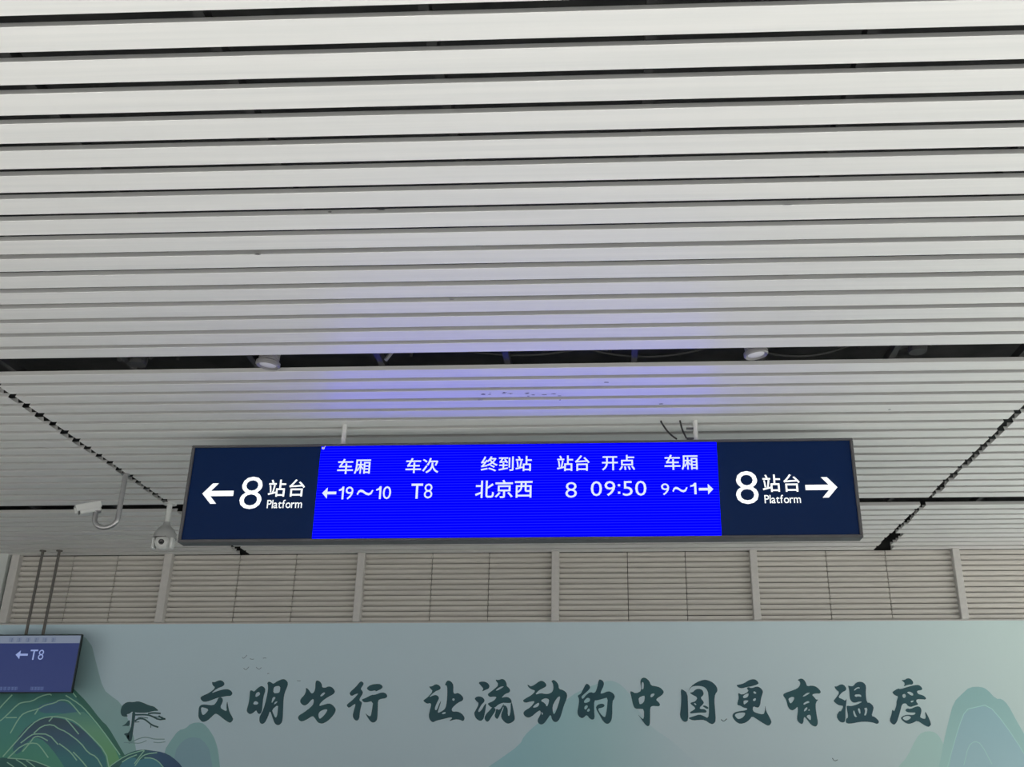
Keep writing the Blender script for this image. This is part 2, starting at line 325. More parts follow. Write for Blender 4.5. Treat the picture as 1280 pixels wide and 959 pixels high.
def blade(x0, x1, z, parent, me=None):
    prof = [(.004, pitch*.92), (.0, pitch*.40), (.020, pitch*.10), (.044, pitch*.16), (.036, pitch*.42), (.014, pitch*.92)]
    n = len(prof); v = [(x, y, zz) for x in (0, 1) for y, zz in prof]
    f = [(i, n+i, n+(i+1) % n, (i+1) % n) for i in range(n)] + [tuple(range(n)), tuple(range(n, 2*n))[::-1]]
    if me is None:
        me = bpy.data.meshes.new('slat'); me.from_pydata(v, [], f); me.materials.append(louver_m); me.update()
    o = bpy.data.objects.new('slat', me); C.objects.link(o); o.parent = parent; o.location = Vector((x0, YW, z))-world_origin(parent)
    o.scale = (x1-x0, 1, 1); return me
bm = None
for i in range(1, len(edges)-1):
    x0, x1 = edges[i][1], edges[i+1][0]
    w = tag(MB().box((x0-.03, 9.15, ZB), (x1+.03, 9.16, CZ)).build('window_%d' % i, mat('louver_backing', (.16, .155, .145, 1), .8)),
            ['', 'louver bay behind the two thin poles of the small screen', 'louver bay between the cameras and the sign', 'louver bay under the left half of the blue display',
             'louver bay under the right half of the blue display', 'louver bay under the right end of the sign', 'louver bay cut off at the right edge'][i], kind='structure')
    L = x1-x0; cuts = [x0, x0+L*(.36 if i != 3 else .36), x0+L*.665, x1]
    for r in range(NB):
        for s in range(3):
            bm = blade(cuts[s]+(.0035 if s else .0), cuts[s+1]-(.0035 if s < 2 else 0), ZB+pitch*r+random.uniform(-.0008, .0008), w, bm)

# ------------------------------------------------------------------ the mural
YM = 9.02
KM = .50
def pr(r, g, b):
    c = lin(r, g, b); return tuple(min(.92, v/KM) for v in c[:3])+(1,)
mural = empty('mural', (-1, YM, 0), 'long painted mural with brush lettering, green mountains and a pine below the louvers', 'mural')
board_m = gradient('mural_paper', [(0, pr(146, 165, 174)), (.45, pr(147, 163, 171)), (.72, pr(151, 166, 171)), (1, pr(151, 168, 164))], 'X', -5.3, 4.4, .5)
MB().box((xl, YM, 0), (7.2, 9.235, ZB-.012)).build('board', board_m, mural)
def flat(name, loops, m, lay, parent=None, smooth=1):
    Y = YM-.0003*lay
    v, f = fill([chaikin(l, smooth) if smooth else l for l in loops])
    return obj(name, [at_y(a, b, Y) for a, b in v], f, m, parent or mural)
def lines(name, pls, w, m, lay, parent, org=(0, 0), sc=1.0, w1=None):
    Y = YM-.0003*lay; mb = MB()
    for pl in pls:
        v, f = strip(chaikin([(org[0]+a/sc, org[1]+b/sc) for a, b in pl], 1, False), w, w1)
        mb.add([at_y(a, b, Y) for a, b in v], f)
    return mb.build(name, m, parent)
zb, zt = at_y(640, 965, YM).z, at_y(640, 840, YM).z
def vg(name, top, bot, z0=zb, z1=zt, **k): return gradient(name, [(0, pr(*bot)), (1, pr(*top))], 'Z', z0, z1, **k)

o = flat('mountain', [[(-90, 1000), (-80, 900), (-20, 850), (40, 800), (90, 790), (113, 800), (121, 832), (129, 862), (140, 871), (150, 878), (158, 893), (170, 930), (178, 1000)]],
         vg('print_haze_teal', (116, 142, 146), (108, 145, 143)), 1)
o['label'] = 'hazy pale teal peak behind the small screen'
o = flat('mountain', [[(195, 1000), (205, 939), (214, 925), (223, 913), (232, 911), (239, 904), (252, 903), (259, 909), (266, 919), (270, 928), (273, 940), (275, 959), (278, 1000)]],
         vg('print_pale_teal', (110, 141, 146), (108, 146, 148)), 1)
o['label'] = 'pale teal rounded hill right of the pine'
flat('inner_slope', [[(210, 1000), (218, 940), (228, 926), (240, 921), (253, 924), (264, 940), (268, 1000)]], vg('print_pale_teal_inner', (107, 139, 147), (104, 134, 146)), 2, o)
o = flat('mountain', [[(560, 1000), (610, 959), (625, 949), (650, 931), (655, 920), (670, 906), (690, 892), (713, 870), (735, 859), (758, 851.5), (766, 851), (778, 857), (790, 872),
                       (800, 892), (815, 910), (837, 924), (855, 940), (880, 962), (920, 1000)]],
         gradient('print_middle_peak', [(0, pr(117, 152, 160)), (.45, pr(128, 157, 162)), (1, pr(147, 163, 170))], 'X', at_y(650, 900, YM).x, at_y(860, 900, YM).x), 1)
o['label'] = 'broad pale blue peak behind the middle characters'
mt = vg('print_right_hill', (128, 160, 155), (137, 164, 162))
o = flat('mountain', [[(1105, 1000), (1122, 959), (1134, 947), (1145, 923), (1153, 915), (1166, 914), (1174, 920), (1180, 932), (1200, 1000)]], mt, 1)
o['label'] = 'low pale green hill under the last character'
o = flat('mountain', [[(1164, 1000), (1177, 944), (1179, 930), (1186, 900), (1192, 878), (1203, 867), (1212, 859), (1226, 858.5), (1234, 862), (1245, 874), (1252, 873.5), (1260, 881),
                       (1270, 900), (1281, 919), (1300, 955), (1325, 1000)]], vg('print_right_peak', (108, 142, 144), (130, 162, 160)), 2)
o['label'] = 'tall blue green double peak at the right edge'
flat('inner_slope', [[(1184, 1000), (1188, 944), (1198, 909), (1207, 888), (1235, 881), (1255, 903), (1280, 942), (1312, 1000)]], vg('print_right_inner', (110, 142, 150), (128, 156, 163)), 3, o)
pale_line = mat('print_pale_line', pr(136, 168, 166), .5)
lines('ridge_line', [[(600, 846), (640, 700), (700, 490), (760, 335), (850, 315), (960, 290), (1100, 450), (1280, 720), (1340, 860)]], 1.0, pale_line, 4, o, (1100, 840), 7.11)
lines('ridge_line', [[(745, 830), (785, 660), (840, 615), (900, 640), (995, 820)]], .9, pale_line, 4, o, (1100, 840), 7.11)
# the big green mountain under the small screen
big = flat('mountain', [[(-120, 1000), (-110, 930), (-60, 870), (0, 852), (50, 845), (80, 851), (93.7, 863), (109, 878), (126.6, 901), (134.8, 908), (150, 934), (163, 956), (180, 1000)]],
           gradient('print_green', [(0, pr(62, 122, 104)), (.55, pr(58, 116, 112)), (1, pr(44, 88, 82))], 'Z', at_y(60, 950, YM).z, at_y(60, 860, YM).z, noise=.5, nscale=5), 2)
big['label'] = 'big green mountain with pale ridge lines under the small screen'
flat('blue_shade', [[(45, 884), (62, 878), (78, 876), (92, 884), (99, 895), (86, 893), (70, 891), (52, 892)]], mat('print_blue_green', pr(58, 96, 116), .5), 3, big)
flat('blue_shade', [[(14, 935), (28, 914), (42, 902), (54, 897), (66, 897), (80, 899), (94, 905), (110, 918), (131, 942), (134, 962), (120, 985), (95, 985), (80, 958), (64, 935), (50, 922), (36, 924), (22, 946)]],
     gradient('print_navy_green', [(0, pr(48, 100, 106)), (.6, pr(50, 78, 98)), (1, pr(48, 72, 84))], 'Z', at_y(60, 950, YM).z, at_y(60, 900, YM).z, noise=.4, nscale=6), 3, big)
flat('green_band', [[(62, 896), (80, 892), (98, 890), (107, 890), (126, 912), (150, 945), (146, 960), (142, 990), (137, 990), (135.5, 958), (131.5, 941), (114, 921), (95, 903), (80, 898)]],
     gradient('print_leaf_green', [(0, pr(88, 140, 96)), (.6, pr(88, 136, 110)), (1, pr(70, 118, 112))], 'Z', at_y(60, 950, YM).z, at_y(60, 888, YM).z), 4, big)
flat('dark_ridge', [[(88, 857), (94, 863), (109, 878), (126.6, 901), (134.8, 908), (150, 934), (158, 948), (153, 948), (143, 934), (128, 913), (110, 890), (96, 874)]], mat('print_dark_green', pr(46, 92, 82), .5), 4, big)
green_line = mat('print_ridge_line', pr(118, 158, 140), .5)
CR = ((0, 850), 8.533)
for pl in ([(-60, 380), (0, 295), (130, 160)], [(-40, 460), (0, 440), (60, 390), (190, 260), (240, 240), (340, 230), (430, 175), (530, 150), (550, 165)], [(60, 404), (180, 402)],
           [(110, 570), (200, 410), (260, 350), (410, 310), (480, 270), (590, 245), (630, 215), (710, 215), (760, 250), (860, 370)], [(370, 370), (410, 310)],
           [(30, 820), (180, 650), (340, 470), (450, 405), (580, 390), (690, 405), (800, 440), (950, 580), (1130, 770), (1160, 930)], [(520, 445), (560, 400)], [(700, 415), (760, 480), (840, 580)],
           [(360, 570), (450, 490), (560, 475), (630, 525), (700, 550), (860, 670), (940, 780), (1030, 820), (1090, 930)],
           [(220, 675), (330, 590), (380, 575), (520, 580), (620, 690)], [(630, 680), (700, 730), (760, 780), (820, 860)], [(780, 770), (870, 860), (940, 950)],
           [(240, 765), (330, 660), (360, 610), (420, 600), (510, 650)], [(90, 830), (240, 690), (380, 670), (430, 710), (515, 830)],
           [(700, 165), (850, 260), (930, 340), (1080, 520), (1280, 800)], [(770, 130), (815, 185)]):
    lines('ridge_line', [pl], 1.5, green_line, 5, big, *CR)
low = flat('mountain', [[(-30, 1000), (-20, 952), (0, 947), (12, 948), (35, 949.5), (49, 953), (62, 960), (80, 1000)]], mat('print_low_hill', pr(40, 82, 80), .5), 5)
low['label'] = 'dark green foot hill at the lower left corner'
for pl in ([(80, 835), (300, 850), (420, 885), (560, 945)], [(170, 850), (260, 905), (310, 960)], [(280, 860), (350, 910), (400, 960)], [(75, 880), (150, 930), (170, 960)]):
    lines('ridge_line', [pl], 1.3, green_line, 6, low, *CR)
h2 = flat('mountain', [[(110, 1000), (138, 957.5), (154, 945), (167, 939), (179, 937), (190, 938.5), (204, 940.5), (215, 946), (228, 958), (252, 1000)]],
          gradient('print_navy_hill', [(0, pr(42, 84, 80)), (.45, pr(44, 86, 90)), (.6, pr(44, 74, 102)), (1, pr(36, 64, 92))], 'X', at_y(140, 950, YM).x, at_y(226, 950, YM).x), 6)
h2['label'] = 'navy and green hill at the foot of the pine'
flat('inner_slope', [[(132, 1000), (150, 953), (166, 946), (174, 951), (184, 947), (196, 950), (206, 962), (216, 1000)]], mat('print_teal_slope', pr(58, 108, 122), .5), 7, h2)
for pl in ([(50, 745), (80, 720), (200, 640), (320, 600), (375, 588)], [(170, 700), (230, 660), (310, 630)], [(285, 715), (340, 640), (380, 590)], [(290, 735), (350, 650), (400, 622), (500, 610)], [(380, 660), (450, 660), (510, 690), (560, 750)]):
    lines('ridge_line', [pl], 1.3, green_line, 8, h2, (130, 860), 7.53)
# pine tree
tree_m = mat('print_pine', pr(34, 66, 70), .5); mid_m = mat('print_pine_mid', pr(96, 124, 128), .5)
TC = lambda pts: [(140+a/12, 860+b/12) for a, b in pts]
pine = flat('pine', [TC([(130, 330), (150, 270), (190, 232), (240, 210), (320, 215), (390, 200), (460, 220), (560, 265), (630, 280), (665, 310), (705, 345), (620, 347), (540, 370), (460, 375), (350, 370),
                         (300, 355), (270, 385), (215, 400), (245, 430), (160, 432), (130, 390)])], tree_m, 8)
pine['label'] = 'dark leaning pine left of the first character'
flat('trunk', [TC([(305, 350), (355, 365), (342, 480), (320, 620), (305, 740), (290, 805), (240, 800), (225, 700), (280, 620), (297, 480)])], tree_m, 8, pine)
for pl in ([(350, 405), (520, 402), (600, 425), (700, 480), (800, 465)], [(540, 388), (620, 375), (730, 385)], [(340, 500), (400, 460), (480, 465), (540, 510), (600, 560), (695, 592)], [(700, 420), (740, 450), (800, 470)]): lines('branch', [pl], 2.0, tree_m, 8, pine, (140, 860), 12)
for pl in ([(385, 445), (460, 440), (540, 455)], [(585, 560), (580, 600)], [(560, 410), (650, 440), (760, 440)], [(340, 515), (410, 510)]): lines('branch', [pl], 1.0, tree_m, 8, pine, (140, 860), 12)
flat('tuft', [TC([(140, 580), (200, 545), (250, 485), (270, 490), (265, 575), (200, 570)])], tree_m, 8, pine)
flat('tuft', [TC([(170, 690), (250, 670), (260, 760), (225, 770), (210, 720)])], tree_m, 8, pine)
lines('rock_stroke', [[(250, 835), (380, 770), (480, 740), (560, 750), (640, 772), (790, 770)]], 1.2, mid_m, 3, pine, (140, 860), 12)
for pl in ([(180, 820), (300, 825), (420, 835), (520, 790)], [(620, 815), (700, 825), (800, 810)]): lines('rock_stroke', [pl], 1.0, mid_m, 3, pine, (140, 860), 12)
# birds
bird_m = mat('print_bird', pr(98, 116, 126), .5); bird_d = mat('print_bird_dark', pr(52, 72, 80), .5)
for pl in ([(165, 150), (185, 175), (240, 115)], [(285, 172), (315, 185), (350, 180)], [(495, 168), (520, 160), (548, 165)], [(185, 325), (220, 358), (270, 305)], [(385, 310), (430, 350), (470, 315)],
           [(1040, 525), (1070, 530), (1100, 528)], [(565, 415), (595, 408)]):
    lines('bird', [pl], .9, bird_m, 2, mural, (290, 810), 12.8)
lines('bird', [[(840, 748), (885, 785), (940, 735)]], 1.1, bird_d, 2, mural, (840, 845), 13.7)
lines('bird', [[(645, 445), (690, 510), (755, 480)]], .9, bird_d, 2, mural, (1000, 920), 16)
# brush lettering
ink_m = noisy(mat('print_ink', pr(20, 55, 65), .5), pr(23, 62, 68), 2)
CH = [
 (240, [[(340,100),(385,112),(450,80),(500,75),(545,105),(558,145),(530,180),(430,215),(320,305),(450,255),(560,228),(630,232),(680,265),(695,310),(660,345),(600,345),(530,358),(430,378),(300,430),(205,450),(160,420),(140,375),(175,345),(300,290),(405,205),(350,160)]],
       [[(450,375),(500,365),(530,400),(525,450),(480,540),(530,580),(600,612),(588,520),(604,425),(618,520),(640,620),(700,720),(705,755),(665,805),(620,795),(540,740),(450,665),(400,645),(350,690),(270,765),(190,795),(150,770),(108,710),(110,620),(120,530),(160,495),(220,490),(365,510),(420,450)],[(150,540),(200,540),(290,575),(240,640),(195,675),(165,650)]]),
 (300, [[(170,250),(210,250),(240,275),(290,220),(360,170),(410,190),(440,240),(400,360),(385,500),(375,620),(330,660),(295,630),(280,585),(220,640),(165,660),(120,620),(115,580),(150,460),(165,350)],[(270,300),(320,270),(345,300),(335,335),(260,370)],[(235,450),(270,430),(320,460),(295,495),(225,490)]],
       [[(465,130),(490,95),(540,115),(570,140),(640,90),(740,50),(795,75),(825,130),(805,200),(765,290),(745,400),(740,560),(730,760),(705,820),(650,850),(595,820),(555,710),(515,590),(480,700),(430,800),(380,830),(335,800),(330,720),(350,670),(400,580),(450,400),(480,240),(478,150)],[(575,200),(620,175),(690,175),(685,260),(665,295),(570,300)],[(560,360),(615,365),(575,430),(535,475)],[(605,440),(648,440),(610,480),(578,492)],[(545,580),(655,490),(645,600),(635,690),(605,725),(570,650)]]),
 (360, [[(485,75),(540,90),(580,140),(585,200),(640,205),(690,180),(750,190),(795,240),(805,280),(770,320),(690,360),(600,420),(545,480),(535,520),(600,500),(700,470),(760,495),(810,550),(820,590),(790,660),(700,760),(620,810),(570,820),(510,800),(450,710),(420,685),(330,745),(240,785),(190,765),(168,715),(190,675),(270,630),(400,530),(440,470),(440,390),(390,420),(345,480),(280,515),(225,480),(205,435),(220,390),(280,330),(310,260),(303,200),(350,230),(395,300),(430,300),(465,240),(470,120)],[(545,345),(600,285),(640,285),(620,320),(575,355)],[(525,640),(560,600),(640,570),(680,580),(640,650),(580,715),(540,740),(520,690)]]),
 (425, [[(365,90),(405,120),(400,155),(350,225),(385,260),(395,300),(335,390),(335,430),(380,450),(360,530),(340,620),(330,740),(285,775),(235,740),(215,680),(235,600),(270,480),(235,490),(155,555),(110,510),(130,480),(220,410),(320,300),(270,310),(195,350),(160,305),(180,270),(270,190),(330,115)]],
       [[(455,205),(530,150),(660,135),(715,155),(735,195),(700,230),(640,255),(615,268),(605,248),(520,265),(475,240)]],
       [[(375,400),(430,385),(540,325),(600,325),(720,280),(790,300),(815,355),(780,385),(700,395),(650,420),(648,560),(640,730),(620,780),(565,805),(520,780),(470,710),(428,632),(480,680),(525,700),(545,600),(570,430),(430,460),(385,435)]]),
 (522, [[(195,178),(240,185),(310,140),(370,160),(400,205),(375,240),(300,265),(180,378),(290,325),(350,340),(370,385),(340,440),(300,530),(295,585),(330,590),(370,480),(405,418),(385,500),(350,600),(345,640),(430,600),(480,550),(500,450),(510,300),(505,165),(465,160),(490,105),(520,75),(580,100),(615,160),(610,290),(640,310),(685,290),(740,320),(785,375),(775,425),(690,460),(600,540),(582,580),(600,615),(680,610),(750,640),(800,700),(805,740),(780,780),(720,750),(640,745),(528,782),(600,720),(560,710),(440,740),(310,770),(265,800),(215,765),(188,690),(210,590),(235,490),(215,465),(160,480),(95,430),(110,410),(170,370),(265,265),(215,215)],[(592,395),(615,382),(640,400),(625,430),(598,425)],[(415,640),(450,620),(485,620),(470,655),(420,655)]]),
 (588, [[(132,110),(220,95),(290,115),(330,170),(315,220),(260,240),(197,272),(225,220),(185,175)]],
       [[(68,385),(120,350),(200,360),(245,410),(235,450),(190,490),(130,600),(145,625),(190,590),(240,500),(272,462),(262,560),(235,700),(220,745),(170,780),(90,730),(62,640),(85,600),(150,475),(100,430)]],
       [[(420,62),(480,75),(540,50),(590,70),(622,130),(620,175),(665,210),(685,255),(660,290),(600,305),(525,380),(600,360),(660,370),(700,410),(708,465),(600,465),(560,460),(480,490),(420,545),(360,545),(300,490),(300,470),(400,430),(455,360),(390,355),(330,365),(290,320),(330,285),(400,235),(490,155)],[(425,255),(500,190),(580,175),(540,210),(470,250)]],
       [[(380,530),(430,560),(430,600),(370,690),(310,785),(270,785),(235,725),(270,650),(340,580)]],
       [[(440,560),(500,590),(550,510),(580,470),(560,540),(510,650),(480,720),(455,745),(410,695),(430,630)]],
       [[(560,510),(600,505),(640,560),(640,680),(670,690),(690,600),(690,455),(710,455),(740,600),(765,730),(745,775),(690,810),(635,822),(580,790),(525,720),(530,640),(570,560)]]),
 (650, [[(122,152),(145,155),(180,185),(240,160),(340,85),(400,90),(450,140),(450,180),(400,210),(320,250),(255,325),(360,295),(420,310),(490,310),(550,280),(575,220),(565,130),(535,95),(570,65),(620,95),(660,150),(665,225),(730,240),(790,280),(810,330),(800,390),(750,510),(700,690),(660,770),(605,800),(550,760),(525,655),(470,740),(410,820),(355,838),(310,805),(298,760),(330,700),(355,650),(350,590),(300,610),(200,700),(130,720),(70,680),(55,630),(90,590),(180,540),(265,430),(180,440),(90,465),(42,425),(90,390),(200,330),(270,255),(190,230),(150,200)],[(345,425),(430,380),(500,400),(490,470),(460,535),(430,470)],[(210,550),(260,490),(325,455),(330,490),(300,535)],[(555,520),(600,430),(650,360),(690,350),(680,420),(630,570),(590,660),(565,640)],[(362,615),(382,628),(398,655),(375,672)]]),
 (715, [[(240,130),(290,150),(315,195),(290,240),(210,310),(155,360),(185,405),(240,330),(310,275),(390,300),(430,210),(455,70),(490,60),(540,95),(550,160),(480,300),(520,305),(620,260),(690,285),(735,340),(725,390),(690,440),(690,700),(665,790),(605,832),(540,790),(470,670),(405,555),(430,500),(500,475),(550,485),(560,520),(520,545),(440,560),(480,640),(540,705),(575,705),(600,560),(615,370),(540,390),(430,420),(380,420),(380,600),(390,730),(350,755),(300,730),(265,680),(240,675),(200,715),(165,728),(110,690),(90,620),(110,530),(125,400),(92,338),(150,310),(190,230)],[(210,420),(265,370),(310,390),(305,440),(240,465),(205,460)],[(215,520),(260,500),(275,530),(240,580),(210,570)],[(250,600),(290,550),(310,590),(280,620)]]),
 (778, [[(350,30),(400,35),(460,85),(490,165),(570,178),(640,195),(700,250),(710,285),(680,330),(600,380),(575,415),(620,450),(648,490),(630,522),(580,520),(510,515),(475,545),(475,700),(470,840),(440,868),(400,845),(340,765),(255,645),(330,730),(370,740),(370,570),(300,565),(220,565),(185,510),(160,380),(130,268),(160,265),(230,305),(330,255),(305,120),(315,60)],[(335,110),(355,105),(370,150),(360,230),(335,235),(325,160)],[(275,375),(370,335),(385,360),(370,455),(300,495),(285,450)],[(490,310),(555,300),(540,340),(500,370),(478,360)]]),
 (840, [[(148,228),(185,235),(265,295),(275,500),(280,760),(230,795),(180,770),(132,690),(150,560),(160,400)]],
       [[(268,285),(320,185),(420,110),(540,65),(620,75),(710,120),(770,190),(782,262),(740,310),(725,420),(740,600),(750,760),(725,815),(670,832),(560,755),(460,755),(360,765),(300,740),(280,720),(380,690),(470,660),(550,690),(620,730),(635,600),(625,300),(590,220),(530,180),(430,170),(350,180),(310,215)]],
       [[(298,288),(360,280),(400,235),(460,220),(520,240),(545,300),(530,340),(485,375),(550,450),(530,490),(475,540),(480,570),(560,570),(598,610),(580,632),(480,630),(380,640),(320,648),(300,625),(390,575),(400,545),(308,475),(330,455),(400,440),(440,370),(350,325)],[(370,475),(395,465),(420,490),(405,505)]],
       [[(518,515),(570,505),(635,550),(600,570),(560,545)]]),
 (905, [[(208,158),(260,150),(340,130),(430,70),(510,55),(560,75),(598,125),(570,150),(470,180),(380,195),(310,215),(250,205)]],
       [[(385,210),(420,190),(470,215),(560,180),(620,200),(670,260),(660,310),(635,380),(620,500),(590,545),(550,540),(500,520),(490,600),(560,640),(680,665),(700,600),(705,495),(720,600),(770,690),(815,780),(805,820),(765,860),(690,825),(560,740),(480,690),(440,750),(370,805),(280,825),(220,800),(160,735),(140,680),(170,630),(260,605),(390,590),(400,555),(330,545),(280,510),(225,500),(235,440),(255,380),(238,285),(310,330),(430,265)],[(325,340),(420,290),(420,340),(390,375),(330,385)],[(335,420),(425,420),(400,455),(345,495),(335,470)],[(500,270),(530,265),(555,295),(540,310),(510,300)],[(495,400),(545,375),(545,425),(500,435)],[(180,665),(240,635),(340,625),(370,645),(330,710),(255,745),(210,720)]]),
 (970, [[(366,70),(430,42),(480,65),(515,120),(530,180),(620,165),(700,190),(770,265),(755,305),(690,300),(610,320),(660,370),(690,410),(728,403),(680,460),(680,560),(700,690),(720,800),(700,860),(665,872),(600,840),(540,760),(490,700),(475,720),(470,800),(440,832),(380,790),(357,730),(375,600),(370,520),(330,570),(270,598),(210,550),(180,430),(160,390),(115,330),(150,295),(270,255),(360,220),(410,170),(415,110),(385,80)],[(210,385),(290,355),(320,380),(290,440),(250,478),(225,440)],[(450,355),(520,295),(590,285),(540,325),(480,355)],[(465,480),(500,450),(560,425),(578,460),(530,470),(480,498)],[(475,600),(500,550),(540,535),(530,580),(490,612)],[(515,690),(580,660),(600,700),(595,765),(560,740)],[(550,590),(565,570),(580,582),(568,602)]]),
 (1035, [[(108,178),(150,185),(210,145),(270,150),(320,215),(300,255),(240,280),(170,370),(240,395),(300,430),(322,375),(310,500),(300,560),(300,780),(250,805),(190,780),(140,690),(195,600),(225,612),(265,520),(230,510),(170,500),(88,430),(120,400),(205,285),(130,230)]],
       [[(342,163),(370,175),(430,180),(480,115),(550,97),(620,120),(655,180),(645,300),(665,460),(720,460),(785,530),(770,600),(745,690),(800,700),(880,780),(850,830),(770,800),(660,785),(540,790),(420,815),(330,820),(300,790),(310,730),(350,715),(320,540),(320,510),(400,520),(500,490),(590,445),(540,440),(450,465),(400,440),(370,380),(365,250)],[(440,245),(480,205),(530,190),(555,215),(500,215),(460,255)],[(450,320),(560,315),(575,365),(520,350),(470,365)],[(430,600),(450,590),(480,680),(500,705),(460,705),(435,650)],[(505,560),(545,555),(560,640),(540,655)],[(615,550),(680,545),(660,670),(615,685),(640,600)]]),
 (1105, [[(293,68),(345,75),(400,40),(460,50),(505,110),(490,150),(420,150),(328,187),(365,130)]],
       [[(142,275),(240,215),(280,230),(420,185),(570,150),(630,175),(660,225),(640,245),(560,255),(580,310),(640,325),(690,345),(725,385),(710,408),(640,400),(560,400),(550,440),(590,490),(560,500),(500,520),(450,535),(400,510),(380,470),(310,480),(280,600),(240,740),(215,800),(175,842),(120,810),(97,760),(130,660),(143,568),(175,620),(215,500),(215,435),(245,350),(200,340),(155,305)],[(315,320),(360,305),(380,350),(350,385),(318,365)],[(390,280),(440,268),(500,300),(500,340),(460,335),(420,305)],[(455,430),(515,420),(490,455),(460,455)]],
       [[(358,590),(400,555),(450,570),(560,520),(620,530),(645,590),(630,660),(615,710),(680,740),(720,730),(698,600),(740,660),(810,820),(790,860),(755,878),(680,840),(570,765),(500,805),(430,825),(370,810),(310,760),(285,725),(320,690),(390,665),(510,675),(550,630),(470,628),(400,625)],[(310,725),(360,690),(430,685),(470,715),(420,755),(370,770)]]),
]
for ox, *comps in CH:
    mb = MB()
    for loops in comps:
        v, f = fill([chaikin([(ox+a/13.7, 845+b/13.7) for a, b in l], 1) for l in loops])
        mb.add([at_y(a, b, YM-.0003*9) for a, b in v], f)
    mb.build('character', ink_m, mural)

# ------------------------------------------------------------------ the hanging platform sign
def words(name, chars, box, Y, m, parent, adv=None, gap=60):
    """glyph outlines set in the upright plane at depth Y, fitted to a box given as x0, x1, y0, y1"""
    x0, x1, y0, y1 = box; mb = []; cx = 0
    for ch in chars:
        if ch == ' ': cx += 400; continue
        if ch in SHAPES: loops = SHAPES[ch]
        else: loops = [[(p[i], p[i+1]) for i in range(0, len(p), 2)] for p in GLYPHS[ch]]
        xs = [p[0] for l in loops for p in l]
        if adv: o_ = cx; cx += adv
        else: o_ = cx-min(xs); cx += max(xs)-min(xs)+gap
        mb.append([[(a+o_, b) for a, b in l] for l in loops])
    al = [p for g in mb for l in g for p in l]
    a0, a1 = min(p[0] for p in al), max(p[0] for p in al); b0, b1 = min(p[1] for p in al), max(p[1] for p in al)
    xm, ym = (x0+x1)/2, (y0+y1)/2
    X0, X1, Z1, Z0 = at_y(x0, ym, Y).x, at_y(x1, ym, Y).x, at_y(xm, y0, Y).z, at_y(xm, y1, Y).z
    M = MB()
    for g in mb:
        v, f = fill(g, True); M.add([(X0+(a-a0)/(a1-a0)*(X1-X0), Y, Z0+(b-b0)/(b1-b0)*(Z1-Z0)) for a, b in v], f)
    return M.build(name, m, parent)
SHAPES = {
 '<': [[(0, 350), (300, 700), (490, 700), (270, 440), (1000, 440), (1000, 260), (270, 260), (490, 0), (300, 0)]],
 '>': [[(1000, 350), (700, 700), (510, 700), (730, 440), (0, 440), (0, 260), (730, 260), (510, 0), (700, 0)]],
 'l<': [[(0, 350), (330, 640), (330, 420), (900, 420), (900, 280), (330, 280), (330, 60)]],
 'l>': [[(900, 350), (570, 640), (570, 420), (0, 420), (0, 280), (570, 280), (570, 60)]],
 '~': [[(0, 270), (60, 390), (160, 440), (270, 420), (400, 340), (520, 300), (610, 330), (680, 430), (730, 400), (650, 260), (530, 215), (400, 250), (260, 330), (160, 350), (100, 320), (50, 230)]],
 'n1': [[(0, 450), (0, 540), (120, 580), (180, 690), (275, 690), (275, 0), (175, 0), (175, 490)]],
 ':': [[(0, 90), (90, 90), (90, 190), (0, 190)], [(0, 440), (90, 440), (90, 540), (0, 540)]],
}
YS = 5.62
frame_m = noisy(mat('sign_frame_grey', (.085, .085, .09, 1), .45), (.072, .072, .077, 1), 8)
navy_m = mat('navy_panel', (.0022, .0165, .074, 1), .35, spec=.15)
white_lit = mat('lit_white_lettering', (.8, .8, .8, 1), .5, emit=(.80, .86, .86, 1), estr=.72)
led_m = mat('led_blue', (0, 0, .02, 1), .5, spec=.0)
nt = led_m.node_tree; b = bs(led_m)
g = nt.nodes.new('ShaderNodeNewGeometry'); s = nt.nodes.new('ShaderNodeSeparateXYZ'); nt.links.new(g.outputs['Position'], s.inputs[0])
mu = nt.nodes.new('ShaderNodeMath'); mu.operation = 'MULTIPLY'; mu.inputs[1].default_value = 1/.0165; nt.links.new(s.outputs['Z'], mu.inputs[0])
fr = nt.nodes.new('ShaderNodeMath'); fr.operation = 'FRACT'; nt.links.new(mu.outputs[0], fr.inputs[0])
rp = nt.nodes.new('ShaderNodeValToRGB'); e = rp.color_ramp.elements; e[0].position = .0; e[0].color = (.0, .0, 1, 1); e[1].position = .62; e[1].color = (.0, .0, 1, 1)
for p_, c_ in ((.74, (.006, .007, 1, 1)), (.88, (.006, .007, 1, 1))): q = e.new(p_); q.color = c_
q = e.new(1.0); q.color = (0, 0, 1, 1)
nt.links.new(fr.outputs[0], rp.inputs['Fac']); nt.links.new(rp.outputs['Color'], b.inputs['Emission Color']); b.inputs['Emission Strength'].default_value = LED
led_text = mat('led_text', (.02, .02, .02, 1), .5, emit=(.80, .88, 1.0, 1), estr=.95)

